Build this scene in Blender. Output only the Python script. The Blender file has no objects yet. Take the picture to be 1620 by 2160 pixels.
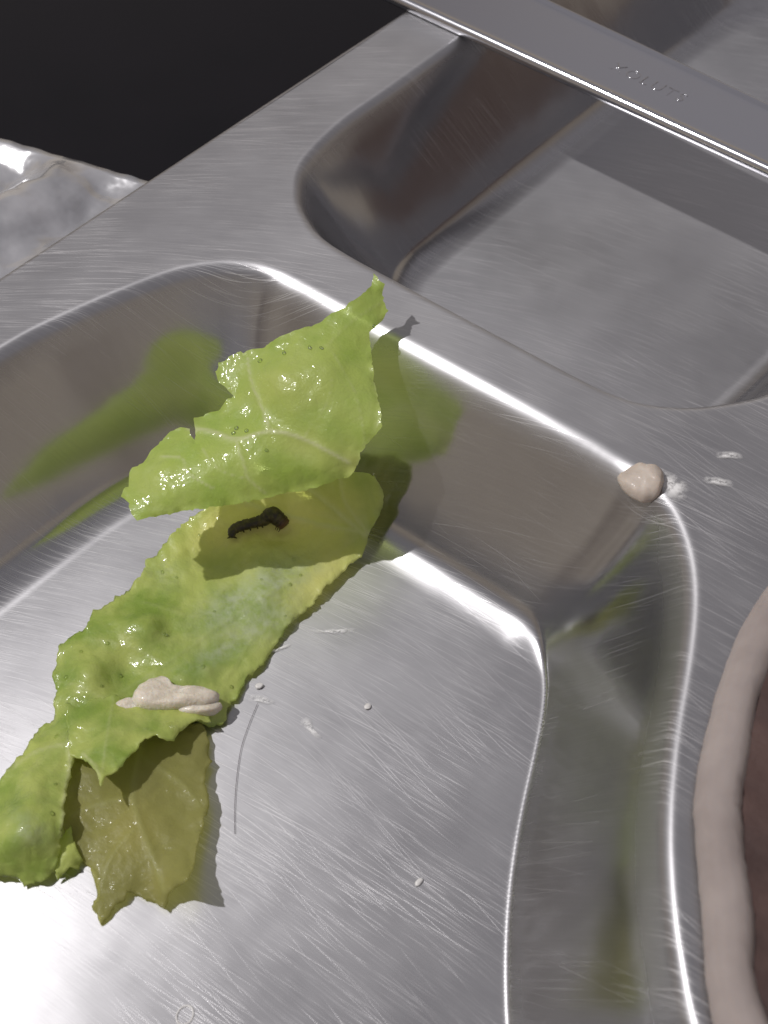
import bpy, bmesh, math, random
import numpy as np
from mathutils import Vector, Matrix, noise
from mathutils.geometry import delaunay_2d_cdt

# 1 unit = 1 centimetre. x runs along the divider of the tray, y along its long edge, z = 0 is the flat rim.
S = bpy.context.scene
S.unit_settings.scale_length = 0.01
R = math.radians

# ------------------------------------------------------------------ camera
cd = bpy.data.cameras.new("camera")
cam = bpy.data.objects.new("camera", cd)
S.collection.objects.link(cam)
cam.location = (10.864, -13.320, 19.773)
cam.rotation_euler = (R(90 - 49), 0, R(39.2))
cd.sensor_fit = 'VERTICAL'
cd.sensor_height = 36
cd.sensor_width = 27
cd.lens = 36 * 3080 / 2160
cd.clip_start = 0.5
cd.clip_end = 2000
cd.dof.use_dof = True
cd.dof.focus_distance = 29.0
cd.dof.aperture_fstop = 0.30
S.camera = cam

# ------------------------------------------------------------------ world (dim room) and lamp
W = bpy.data.worlds.new("World")
S.world = W
W.use_nodes = True
wn, wl = W.node_tree.nodes, W.node_tree.links
bg = wn["Background"]
wt = wn.new("ShaderNodeTexCoord")
wsep = wn.new("ShaderNodeSeparateXYZ"); wl.new(wt.outputs["Generated"], wsep.inputs[0])
wmap = wn.new("ShaderNodeMapping"); wmap.inputs["Scale"].default_value = (1, 1, 0.22); wl.new(wt.outputs["Generated"], wmap.inputs["Vector"])
wnz = wn.new("ShaderNodeTexNoise")
wnz.inputs["Scale"].default_value = 3.3
wnz.inputs["Detail"].default_value = 2.0
wl.new(wmap.outputs[0], wnz.inputs["Vector"])
def wramp(fac, p0, c0, p1, c1):
    r = wn.new("ShaderNodeValToRGB")
    r.color_ramp.elements[0].position = p0; r.color_ramp.elements[0].color = (*c0, 1)
    r.color_ramp.elements[1].position = p1; r.color_ramp.elements[1].color = (*c1, 1)
    wl.new(fac, r.inputs[0])
    return r.outputs[0]
walls = wramp(wnz.outputs["Fac"], 0.38, (0.110, 0.082, 0.070), 0.53, (0.350, 0.302, 0.250))     # dim warm room walls and furniture
# two made-up dark brown bands on the camera's right for the steel to mirror
def reflection_band(az, width):
    n = wn.new("ShaderNodeVectorMath"); n.operation = 'DOT_PRODUCT'
    n.inputs[1].default_value = (math.cos(R(az)), math.sin(R(az)), 0)
    wl.new(wt.outputs["Generated"], n.inputs[0])
    m = wn.new("ShaderNodeMapRange"); m.interpolation_type = 'SMOOTHSTEP'
    m.inputs["From Min"].default_value = 0.97 * math.cos(R(width)); m.inputs["From Max"].default_value = 0.97 * math.cos(R(width * 0.45))
    wl.new(n.outputs["Value"], m.inputs["Value"])
    return m.outputs[0]
for az, wd, c in ((38, 9, (0.085, 0.058, 0.052)), (-47, 13, (0.13, 0.048, 0.030))):
    mm = wn.new("ShaderNodeMix"); mm.data_type = 'RGBA'
    wl.new(reflection_band(az, wd), mm.inputs[0]); wl.new(walls, mm.inputs[6]); mm.inputs[7].default_value = (*c, 1)
    walls = mm.outputs[2]
ceil = wramp(wnz.outputs["Fac"], 0.30, (0.210, 0.202, 0.218), 0.70, (0.275, 0.265, 0.285))      # paler ceiling
wup = wn.new("ShaderNodeMapRange"); wup.interpolation_type = 'SMOOTHSTEP'
wup.inputs["From Min"].default_value = 0.30; wup.inputs["From Max"].default_value = 0.55
wl.new(wsep.outputs[2], wup.inputs["Value"])
wmix = wn.new("ShaderNodeMix"); wmix.data_type = 'RGBA'
wl.new(wup.outputs[0], wmix.inputs[0]); wl.new(walls, wmix.inputs[6]); wl.new(ceil, wmix.inputs[7])
wl.new(wmix.outputs[2], bg.inputs["Color"])
bg.inputs["Strength"].default_value = 1.10

LDIR = Vector((-0.46, -0.33, 0.825)).normalized()
ld = bpy.data.lights.new("lamp", 'POINT')
ld.energy = 665000
ld.color = (1.0, 0.975, 0.965)
ld.shadow_soft_size = 1.3
lamp = bpy.data.objects.new("lamp", ld)
S.collection.objects.link(lamp)
lamp.location = Vector((-2, 0, -2)) + LDIR * 150

S.view_settings.view_transform = 'Standard'
S.view_settings.look = 'None'
S.view_settings.exposure = 0
S.view_settings.gamma = 1
S.view_settings.use_curve_mapping = False
S.cycles.use_denoising = True
S.cycles.max_bounces = 10
S.cycles.sample_clamp_indirect = 6

# ------------------------------------------------------------------ helpers
def link(o, parent=None):
    S.collection.objects.link(o)
    if parent:
        o.parent = parent
    return o

def mesh_obj(name, verts, faces, mat, parent=None, smooth=True):
    me = bpy.data.meshes.new(name)
    me.from_pydata([tuple(v) for v in verts], [], [tuple(f) for f in faces])
    me.update()
    if smooth:
        me.polygons.foreach_set("use_smooth", [True] * len(me.polygons))
    me.materials.append(mat)
    o = bpy.data.objects.new(name, me)
    return link(o, parent)

def bm_obj(name, bm, mat, parent=None, smooth=True):
    me = bpy.data.meshes.new(name)
    bm.to_mesh(me); bm.free()
    if smooth:
        me.polygons.foreach_set("use_smooth", [True] * len(me.polygons))
    me.materials.append(mat)
    return link(bpy.data.objects.new(name, me), parent)

def thing(name, label, cat, loc=(0, 0, 0), group=None):
    o = bpy.data.objects.new(name, None)
    o.location = loc
    o.empty_display_size = 1
    return tag(link(o), label, cat, group)

def tag(o, label, cat, group=None):
    o["label"] = label
    o["category"] = cat
    if group:
        o["group"] = group
    return o

def attr(o, name, vals):
    a = o.data.attributes.new(name, 'FLOAT', 'POINT')
    a.data.foreach_set("value", np.asarray(vals, dtype=np.float32))

def catmull(pts, n=8, closed=True):
    P = np.array(pts, float); N = len(P); out = []
    for i in range(N if closed else N - 1):
        if closed:
            p0, p1, p2, p3 = P[i - 1], P[i], P[(i + 1) % N], P[(i + 2) % N]
        else:
            p0, p1, p2, p3 = P[max(i - 1, 0)], P[i], P[i + 1], P[min(i + 2, N - 1)]
        for k in range(n):
            t = k / n
            out.append(0.5 * ((2 * p1) + (-p0 + p2) * t + (2 * p0 - 5 * p1 + 4 * p2 - p3) * t * t + (-p0 + 3 * p1 - 3 * p2 + p3) * t ** 3))
    if not closed:
        out.append(P[-1])
    return np.array(out)

class NT:
    """small node-tree helper"""
    def __init__(self, name):
        self.m = bpy.data.materials.new(name)
        self.m.use_nodes = True
        self.t = self.m.node_tree
        self.b = self.t.nodes["Principled BSDF"]
        self.out = self.t.nodes["Material Output"]
    def n(self, kind, **kw):
        nd = self.t.nodes.new(kind)
        for k, v in kw.items():
            if k.startswith("_"):
                setattr(nd, k[1:], v)
            else:
                self.put(nd.inputs[k.replace("__", " ")] if isinstance(k, str) else nd.inputs[k], v)
        return nd
    def put(self, sock, v):
        if hasattr(v, "is_output"):
            self.t.links.new(v, sock)
        else:
            sock.default_value = v
    def math(self, op, a, b=None, c=None, clamp=False):
        nd = self.t.nodes.new("ShaderNodeMath"); nd.operation = op; nd.use_clamp = clamp
        self.put(nd.inputs[0], a)
        if b is not None: self.put(nd.inputs[1], b)
        if c is not None: self.put(nd.inputs[2], c)
        return nd.outputs[0]
    def ramp(self, fac, *stops):
        nd = self.t.nodes.new("ShaderNodeValToRGB")
        e = nd.color_ramp.elements
        while len(e) < len(stops): e.new(0.5)
        for i, (p, c) in enumerate(stops):
            e[i].position = p
            e[i].color = (c, c, c, 1) if not isinstance(c, tuple) else (*c, 1)
        self.put(nd.inputs[0], fac)
        return nd.outputs[0]
    def mix(self, fac, a, b, blend='MIX'):
        nd = self.t.nodes.new("ShaderNodeMix"); nd.data_type = 'RGBA'; nd.blend_type = blend
        self.put(nd.inputs[0], fac)
        for s, v in ((nd.inputs[6], a), (nd.inputs[7], b)):
            self.put(s, (*v, 1) if isinstance(v, tuple) and len(v) == 3 else v)
        return nd.outputs[2]
    def noise(self, vec, scale=1.0, detail=2.0, rough=0.5):
        nd = self.n("ShaderNodeTexNoise", Vector=vec, Scale=scale, Detail=detail, Roughness=rough)
        return nd.outputs["Fac"]
    def bump(self, h, strength, dist, normal=None):
        nd = self.n("ShaderNodeBump", Height=h, Strength=strength, Distance=dist)
        if normal is not None: self.put(nd.inputs["Normal"], normal)
        return nd.outputs[0]
    def coord(self, which="Object"):
        return self.n("ShaderNodeTexCoord").outputs[which]
    def attr(self, name):
        return self.n("ShaderNodeAttribute", _attribute_name=name).outputs["Fac"]
    def P(self, **kw):
        for k, v in kw.items():
            self.put(self.b.inputs[k.replace("__", " ")], (*v, 1) if isinstance(v, tuple) and len(v) == 3 else v)

# ------------------------------------------------------------------ materials
def steel_material(name, base_rough=0.325):
    t = NT(name)
    co = t.n("ShaderNodeNewGeometry").outputs["Position"]
    sep = t.n("ShaderNodeSeparateXYZ", Vector=co)
    x, y = sep.outputs[0], sep.outputs[1]
    xm = t.math('MAXIMUM', t.math('SUBTRACT', 5.0, x), 0.0)
    warp = t.math('MULTIPLY_ADD', t.math('POWER', xm, 3.0), 0.00137, y)
    warp = t.math('MULTIPLY_ADD', t.noise(co, 0.16, 1), 0.22, warp)
    def streak(ax, ay, rot=0.0, off=0.0):
        c, s = math.cos(rot), math.sin(rot)
        xr = t.math('ADD', t.math('MULTIPLY', x, c), t.math('MULTIPLY', warp, s))
        yr = t.math('SUBTRACT', t.math('MULTIPLY', warp, c), t.math('MULTIPLY', x, s))
        return t.n("ShaderNodeCombineXYZ", X=t.math('MULTIPLY', xr, ax), Y=t.math('MULTIPLY_ADD', yr, ay, off), Z=off).outputs[0]
    grain = t.noise(streak(0.9, 46), 1.0, 3, 0.7)
    s1 = t.ramp(t.noise(streak(0.85, 72, 0, 7.3), 1.0, 0, 0.5), (0.665, 0.0), (0.73, 1.0))
    s2 = t.ramp(t.noise(streak(0.55, 66, R(5), 31.7), 1.0, 0, 0.5), (0.72, 0.0), (0.77, 1.0))
    s3 = t.ramp(t.noise(streak(0.20, 60, R(-14), 57.1), 1.0, 0, 0.5), (0.765, 0.0), (0.80, 1.0))
    s4 = t.ramp(t.noise(streak(0.40, 64, R(-5), 83.9), 1.0, 0, 0.5), (0.735, 0.0), (0.78, 1.0))
    scr = t.math('MAXIMUM', t.math('MAXIMUM', t.math('MULTIPLY', s1, 0.5), s2), t.math('MAXIMUM', s3, s4))
    scr = t.math('MULTIPLY', scr, t.ramp(t.noise(co, 0.45, 3), (0.38, 0.12), (0.62, 1.0)))      # worn patches
    wall = t.attr("wall")
    flat = t.math('SUBTRACT', 1.0, wall)
    scr = t.math('MULTIPLY', scr, t.math('MULTIPLY_ADD', flat, 0.75, 0.25))
    patch = t.noise(co, 0.7, 4)
    rough = t.math('MULTIPLY_ADD', patch, 0.10, base_rough - 0.05)
    rough = t.math('MULTIPLY_ADD', t.math('SUBTRACT', grain, 0.5), 0.07, rough)
    rough = t.math('MULTIPLY', rough, t.math('MULTIPLY_ADD', wall, -0.54, 1.0))
    # the bends of the curved side are worn dull
    z = sep.outputs[2]
    def sm(v, a, b):
        return t.n("ShaderNodeMapRange", Value=v, From__Min=a, From__Max=b, _interpolation_type='SMOOTHSTEP').outputs[0]
    bend = t.math('MAXIMUM', t.math('MULTIPLY', sm(z, -0.9, -0.5), sm(z, -0.003, -0.03)), t.math('MULTIPLY', sm(z, -3.395, -3.37), sm(z, -2.9, -3.1)))
    dull = t.math('MULTIPLY', bend, t.math('MULTIPLY', sm(x, 3.3, 4.3), sm(y, 3.4, 2.4)))
    rough = t.math('MULTIPLY_ADD', dull, 0.12, rough)
    hgt = t.math('ADD', t.math('MULTIPLY', grain, 0.35), scr)
    nrm = t.n("ShaderNodeBump", Height=hgt, Distance=0.0022, Strength=t.math('MULTIPLY_ADD', flat, 0.26, 0.08)).outputs[0]
    nrm = t.bump(t.noise(co, 0.9, 1), 0.05, 0.15, nrm)      # very slight dents
    # the highlight spreads across the brushed direction
    tan = t.n("ShaderNodeCombineXYZ", X=0.0, Y=1.0, Z=0.0).outputs[0]
    base = t.mix(t.ramp(grain, (0.3, 0.0), (0.7, 1.0)), (0.39, 0.386, 0.398), (0.43, 0.426, 0.438))
    t.P(Base__Color=base, Metallic=1.0, Roughness=rough, Normal=nrm, Anisotropic=t.math('MULTIPLY_ADD', flat, 0.45, 0.35), Tangent=tan)
    # worn surface and open scratches scatter light widely
    hz = t.n("ShaderNodeBsdfPrincipled", Metallic=1.0, Roughness=0.62)
    t.put(hz.inputs["Base Color"], (0.78, 0.77, 0.775, 1)); t.put(hz.inputs["Normal"], nrm)
    mx = t.n("ShaderNodeMixShader", Fac=t.math('MULTIPLY_ADD', scr, 0.72, t.math('MULTIPLY', t.math('MULTIPLY_ADD', patch, 0.08, 0.05), t.math('MULTIPLY_ADD', flat, 0.55, 0.45)), clamp=True))
    t.put(mx.inputs[1], t.b.outputs[0]); t.put(mx.inputs[2], hz.outputs[0])
    t.put(t.out.inputs["Surface"], mx.outputs[0])
    return t.m

def polished_material():
    t = NT("polished cutlery steel")
    co = t.coord()
    g = t.noise(t.n("ShaderNodeMapping", Vector=co, Scale=(1, 18, 18)).outputs[0], 1.0, 3)
    t.P(Base__Color=(0.56, 0.56, 0.59), Metallic=1.0, Roughness=t.math('MULTIPLY_ADD', g, 0.08, 0.14), Normal=t.bump(g, 0.05, 0.01))
    return t.m

def table_material():
    t = NT("black table top")
    co = t.coord()
    n = t.noise(co, 0.35, 4)
    t.P(Base__Color=t.mix(n, (0.005, 0.005, 0.007), (0.010, 0.009, 0.012)), Roughness=t.math('MULTIPLY_ADD', n, 0.25, 0.28),
        Normal=t.bump(t.noise(co, 6, 2), 0.05, 0.02))
    t.b.inputs["Specular IOR Level"].default_value = 0.13
    return t.m

def leaf_material(name, green, deep, pale, transl=0.42, clear=0.10, wet=0.9, relief=0.4, glow=0.72, glow_col=(0.97, 0.97, 0.56)):
    t = NT(name)
    co = t.coord()
    vein, pal, frost = t.attr("vein"), t.attr("pale"), t.attr("frost")
    n1 = t.noise(co, 1.3, 4)
    n2 = t.noise(co, 9.0, 3)
    col = t.mix(t.ramp(n1, (0.34, 0.0), (0.60, 1.0)), deep, green)
    col = t.mix(t.math('MULTIPLY', n2, 0.35), col, green)
    col = t.mix(pal, col, pale)
    col = t.mix(t.math('MULTIPLY', vein, 0.95), col, (0.80, 0.82, 0.46))
    dv = t.n("ShaderNodeVectorMath", _operation='ADD'); t.put(dv.inputs[0], co)
    nzv = t.n("ShaderNodeTexNoise", Vector=co, Scale=1.6, Detail=2.0)
    sc = t.n("ShaderNodeVectorMath", _operation='SCALE'); t.put(sc.inputs[0], nzv.outputs["Color"]); sc.inputs["Scale"].default_value = 0.55
    t.put(dv.inputs[1], sc.outputs[0])
    e1 = t.n("ShaderNodeTexVoronoi", Vector=dv.outputs[0], Scale=1.5, _feature='DISTANCE_TO_EDGE').outputs["Distance"]
    e2 = t.n("ShaderNodeTexVoronoi", Vector=dv.outputs[0], Scale=4.2, _feature='DISTANCE_TO_EDGE').outputs["Distance"]
    net = t.math('MAXIMUM', t.ramp(e1, (0.0, 1.0), (0.045, 0.0)), t.math('MULTIPLY', t.ramp(e2, (0.0, 1.0), (0.07, 0.0)), 0.45))
    col = t.mix(t.math('MULTIPLY', net, 0.24 * min(1.0, relief + 0.05)), col, (0.66, 0.70, 0.34))
    cell = t.math('ADD', t.ramp(e1, (0.0, 0.0), (0.35, 1.0)), t.math('MULTIPLY', t.ramp(e2, (0.0, 0.0), (0.30, 1.0)), 0.4))
    fr = t.math('MULTIPLY', frost, t.ramp(t.noise(co, 5.0, 5, 0.65), (0.38, 0.25), (0.62, 1.0)))
    col = t.mix(t.math('MULTIPLY', fr, 0.85), col, (0.66, 0.72, 0.56))
    fine = t.noise(co, 22.0, 4)
    h = t.math('ADD', t.math('MULTIPLY', n2, 0.5), t.math('MULTIPLY_ADD', fine, 0.3, t.math('MULTIPLY', cell, relief)))
    nrm = t.bump(h, 0.35, 0.06)
    cn = t.bump(t.math('MULTIPLY_ADD', t.noise(co, 9.0, 2), 0.25, t.noise(co, 3.0, 2)), 0.8, 0.10)
    wetm = t.ramp(t.noise(co, 2.2, 3), (0.40, 0.25), (0.58, 1.0))
    t.P(Base__Color=col, Roughness=0.42, Normal=nrm, Coat__Weight=0.0)
    tr = t.n("ShaderNodeBsdfTranslucent", Color=t.mix(glow, col, glow_col), Normal=nrm)
    cl = t.n("ShaderNodeBsdfTransparent", Color=t.mix(0.35, col, (0.90, 0.95, 0.55)))
    m1 = t.n("ShaderNodeMixShader", Fac=transl); t.put(m1.inputs[1], t.b.outputs[0]); t.put(m1.inputs[2], tr.outputs[0])
    m2 = t.n("ShaderNodeMixShader", Fac=clear); t.put(m2.inputs[1], m1.outputs[0]); t.put(m2.inputs[2], cl.outputs[0])
    # film of water on top
    fz = t.n("ShaderNodeFresnel", IOR=1.42); t.put(fz.inputs["Normal"], cn)
    gl = t.n("ShaderNodeBsdfGlossy", Color=(1, 1, 1, 1), Roughness=0.10); t.put(gl.inputs["Normal"], cn)
    m3 = t.n("ShaderNodeMixShader", Fac=t.math('MULTIPLY', fz.outputs[0], t.math('MULTIPLY', wetm, t.math('MULTIPLY', t.math('SUBTRACT', 1.0, t.n('ShaderNodeNewGeometry').outputs['Backfacing']), wet))))
    t.put(m3.inputs[1], m2.outputs[0]); t.put(m3.inputs[2], gl.outputs[0])
    t.put(t.out.inputs["Surface"], m3.outputs[0])
    return t.m

def food_material(name, c1, c2, rough=0.4, coat=0.3, sss=0.3, scale=3.0, bump=0.15):
    t = NT(name)
    co = t.coord()
    n = t.noise(co, scale, 5)
    t.P(Base__Color=t.mix(t.ramp(n, (0.35, 0.0), (0.65, 1.0)), c1, c2), Roughness=rough, Coat__Weight=coat, Coat__Roughness=0.1,
        Subsurface__Weight=sss, Subsurface__Scale=0.15, Normal=t.bump(t.noise(co, scale * 4, 5), bump, 0.05))
    t.b.inputs["Subsurface Radius"].default_value = (1.0, 0.7, 0.45)
    return t.m

M_STEEL = steel_material("brushed scratched stainless steel")
M_POL = polished_material()
M_TABLE = table_material()
M_LEAF = leaf_material("wet green lettuce", (0.62, 0.70, 0.210), (0.29, 0.44, 0.065), (0.93, 0.88, 0.37), 0.45, 0.12)
M_FLAP = leaf_material("yellow green lettuce fold", (0.56, 0.69, 0.160), (0.42, 0.59, 0.100), (0.74, 0.77, 0.25), 0.50, 0.02, 0.9, 0.3, 0.30, (0.78, 0.93, 0.26))
M_LOBE_SHADE = leaf_material("shade toned olive lettuce", (0.54, 0.52, 0.215), (0.47, 0.45, 0.190), (0.68, 0.63, 0.26), 0.50, 0.45, 0.12, 0.25)  # shade and steel reflection are put into this olive leaf colour
M_GARLIC = food_material("pale garlic flesh", (0.62, 0.55, 0.44), (0.74, 0.67, 0.56), 0.45, 0.3, 0.5, 4.0, 0.5)
M_GARLIC_DRY = food_material("pinkish dried garlic", (0.47, 0.40, 0.335), (0.56, 0.485, 0.42), 0.55, 0.03, 0.4, 2.0, 0.2)
M_BREAD = food_material("pale soft dough", (0.30, 0.255, 0.238), (0.36, 0.31, 0.29), 0.85, 0.0, 0.4, 1.2, 0.2)
M_FILL = food_material("dark reddish brown filling", (0.058, 0.032, 0.028), (0.095, 0.054, 0.046), 0.7, 0.0, 0.1, 1.2, 0.5)
M_RESIDUE = food_material("dried white residue", (0.62, 0.60, 0.58), (0.80, 0.78, 0.75), 0.5, 0.2, 0.0, 9)
def smear_material():
    t = NT("thin patchy residue film")
    co = t.coord()
    n = t.noise(co, 5.5, 6, 0.75)
    al = t.math('MULTIPLY', t.ramp(n, (0.36, 0.0), (0.54, 1.0)), t.ramp(t.attr("inner"), (0.0, 0.0), (0.9, 1.0)))
    t.P(Base__Color=(0.86, 0.85, 0.84), Roughness=0.45, Alpha=al, Normal=t.bump(n, 0.5, 0.03))
    return t.m
M_SMEAR = smear_material()

# ------------------------------------------------------------------ table
def build_table():
    n = 2
    o = mesh_obj("table_top", [(-150, -120, -3.62), (150, -120, -3.62), (150, 180, -3.62), (-150, 180, -3.62)], [(0, 1, 2, 3)], M_TABLE)
    o["kind"] = "structure"
build_table()

# ------------------------------------------------------------------ compartment tray
ZF = -3.4
X0, X1, Y0, Y1 = -10.2, 19.0, -16.5, 29.5
NEAR = [(-8.55, -1.53), (-8.28, 0.09), (-7.72, 1.97), (-7.3, 2.81), (-6.66, 3.42), (-5.84, 3.70), (-4.41, 3.73), (-2.56, 3.74), (0.33, 3.75),
        (2.2, 3.74), (3.05, 3.66), (3.80, 3.38), (4.56, 2.75), (5.21, 1.89), (5.83, 0.71), (6.45, -0.68), (7.07, -1.88), (7.73, -2.9), (8.40, -3.75), (9.25, -4.65),
        (10.6, -5.7), (12.2, -7.2), (13.0, -9.2), (12.8, -11.8), (11.2, -13.8), (8.5, -14.6), (3, -14.7), (-4, -14.6), (-7, -13.9), (-8.4, -12), (-8.65, -9), (-8.65, -5)]
FAR = [(-8.41, 13.41), (-8.38, 10.5), (-8.36, 8.69), (-8.05, 7.05), (-7.5, 6.16), (-6.82, 5.58), (-5.78, 5.18), (-3.57, 5.11), (-1, 5.09), (0.8, 5.09), (1.5, 5.14), (2.13, 5.31),
       (2.81, 5.74), (3.35, 6.32), (3.83, 7.03), (4.3, 8.3), (4.5, 10), (4.5, 15), (4.5, 20), (4.3, 24.5), (3, 26.5), (1, 27), (-5, 27), (-7.4, 26.4), (-8.3, 24), (-8.42, 20), (-8.42, 16)]

def sdf(poly, X, Y):
    """signed distance, positive inside"""
    d2 = np.full(X.shape, 1e9); ins = np.zeros(X.shape, bool)
    n = len(poly)
    for i in range(n):
        ax, ay = poly[i]; bx, by = poly[(i + 1) % n]
        ex, ey = bx - ax, by - ay
        tt = np.clip(((X - ax) * ex + (Y - ay) * ey) / (ex * ex + ey * ey), 0, 1)
        dx, dy = X - ax - tt * ex, Y - ay - tt * ey
        d2 = np.minimum(d2, dx * dx + dy * dy)
        if ay != by:
            c = ((ay > Y) != (by > Y)) & (X < (bx - ax) * (Y - ay) / (by - ay) + ax)
            ins ^= c
    d = np.sqrt(d2)
    return np.where(ins, d, -d)

def well_profile(d, depth, a, r1, r2):
    """height below the rim at distance d inside the rim line: fillet, sloped wall, fillet, floor"""
    ta = math.tan(a); run = depth / ta
    l1, l2 = r1 * math.tan(a / 2), r2 * math.tan(a / 2)      # r2 may vary from place to place
    z = np.zeros_like(d); wall = np.zeros_like(d)
    m = (d > -l1) & (d < l1 * math.cos(a))
    z = np.where(m, -r1 + np.sqrt(np.maximum(r1 * r1 - (d + l1) ** 2, 0)), z)
    m = (d >= l1 * math.cos(a)) & (d <= run - l2 * math.cos(a))
    z = np.where(m, -d * ta, z)
    m = (d > run - l2 * math.cos(a)) & (d < run + l2)
    z = np.where(m, -depth + r2 - np.sqrt(np.maximum(r2 * r2 - (d - run - l2) ** 2, 0)), z)
    z = np.where(d >= run + l2, -depth, z)
    wall = np.clip((d - l1 * 0.4) / 0.30, 0, 1) * np.clip((run + l2 * 0.45 - d) / (l2 * 0.8), 0, 1)
    return z, wall

def near_r2(X, Y):
    """the fold at the foot of the wall is wide along the divider and tight along the curved side"""
    k = np.clip((X - 2.1) / 1.1, 0, 1)
    return 0.95 - 0.84 * k * k * (3 - 2 * k)

def build_tray():
    root = thing("compartment_tray", "scratched stainless steel compartment tray holding the lettuce leaf", "tray", (0, 0, ZF))
    def lines(segs):
        out = []
        for a, b, h in segs:
            out += list(np.linspace(a, b, max(1, int(round((b - a) / h))), endpoint=False))
        return np.array(out + [segs[-1][1]])
    gx = lines([(X0, 9.5, 0.05), (9.5, X1, 0.14)])
    gy = lines([(Y0, -8.5, 0.14), (-8.5, 9.0, 0.05), (9.0, Y1, 0.12)])
    X, Y = np.meshgrid(gx, gy)
    near, far = catmull(NEAR, 7), catmull(FAR, 7)
    dn, df = sdf(near, X, Y), sdf(far, X, Y)
    # rounded inner corners: soften the distance field away from the rim
    def soften(d, r=13):
        s = d.copy()
        for _ in range(2):
            for ax in (0, 1):
                p = np.concatenate([np.repeat(np.take(s, [0], ax), r + 1, ax), s, np.repeat(np.take(s, [-1], ax), r, ax)], ax)
                c = np.cumsum(p, ax); n = s.shape[ax]
                s = (np.take(c, np.arange(2 * r + 1, 2 * r + 1 + n), ax) - np.take(c, np.arange(n), ax)) / (2 * r + 1)
        k = np.clip((d - 0.25) / 1.3, 0, 1); k = k * k * (3 - 2 * k)
        return d + (s - d) * k
    dn, df = soften(dn), soften(df)
    zn, wn_ = well_profile(dn, -ZF, R(58), 0.34, near_r2(X, Y))
    zf, wf_ = well_profile(df, -ZF, R(58), 0.26, 0.95)
    Z = np.minimum(zn, zf); Wl = np.maximum(wn_, wf_)
    # the sheet is not perfectly flat
    Z = Z + 0.012 * np.sin(X * 0.55 + 1.1) * np.sin(Y * 0.48) * (1 - np.clip(Wl, 0, 1))
    ny, nx = X.shape
    V = np.stack([X, Y, Z - ZF], -1).reshape(-1, 3)
    idx = np.arange(nx * ny).reshape(ny, nx)
    quads = np.stack([idx[:-1, :-1], idx[:-1, 1:], idx[1:, 1:], idx[1:, :-1]], -1).reshape(-1, 4)
    mn = (dn > -0.3).reshape(-1)[quads].any(1)
    mf = (df > -0.3).reshape(-1)[quads].any(1) & ~mn
    wflat = Wl.reshape(-1)
    for name, m, lab in (("rim", ~(mn | mf), None), ("compartment", mn, "shallow sloped well with the lettuce leaf lying in it"), ("compartment", mf, "empty well beyond the divider, crossed by the cutlery handle")):
        q = quads[m]
        used, inv = np.unique(q, return_inverse=True)
        o = mesh_obj(name, V[used], inv.reshape(-1, 4).tolist(), M_STEEL, root)
        attr(o, "wall", wflat[used])
        if lab: o["label"] = lab
    # turned-down outer edge
    r = 0.16
    prof = [(0.0, 0.0)] + [(r * math.sin(R(a)), -r + r * math.cos(R(a))) for a in (15, 30, 45, 60, 75, 90)] + [(r, -0.75), (r - 0.08, -0.80), (r - 0.1, -0.72)]
    cor = [(X0, Y0, -1, -1), (X1, Y0, 1, -1), (X1, Y1, 1, 1), (X0, Y1, -1, 1)]
    vs, fs = [], []
    for (cx, cy, sx, sy) in cor:
        for (e, z) in prof:
            vs.append((cx + sx * e, cy + sy * e, z - ZF))
    k = len(prof)
    for i in range(4):
        j = (i + 1) % 4
        for p in range(k - 1):
            fs.append((i * k + p, i * k + p + 1, j * k + p + 1, j * k + p))
    o = mesh_obj("turned_edge", vs, fs, M_STEEL, root, smooth=False)
    attr(o, "wall", np.zeros(len(vs)))
build_tray()

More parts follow.
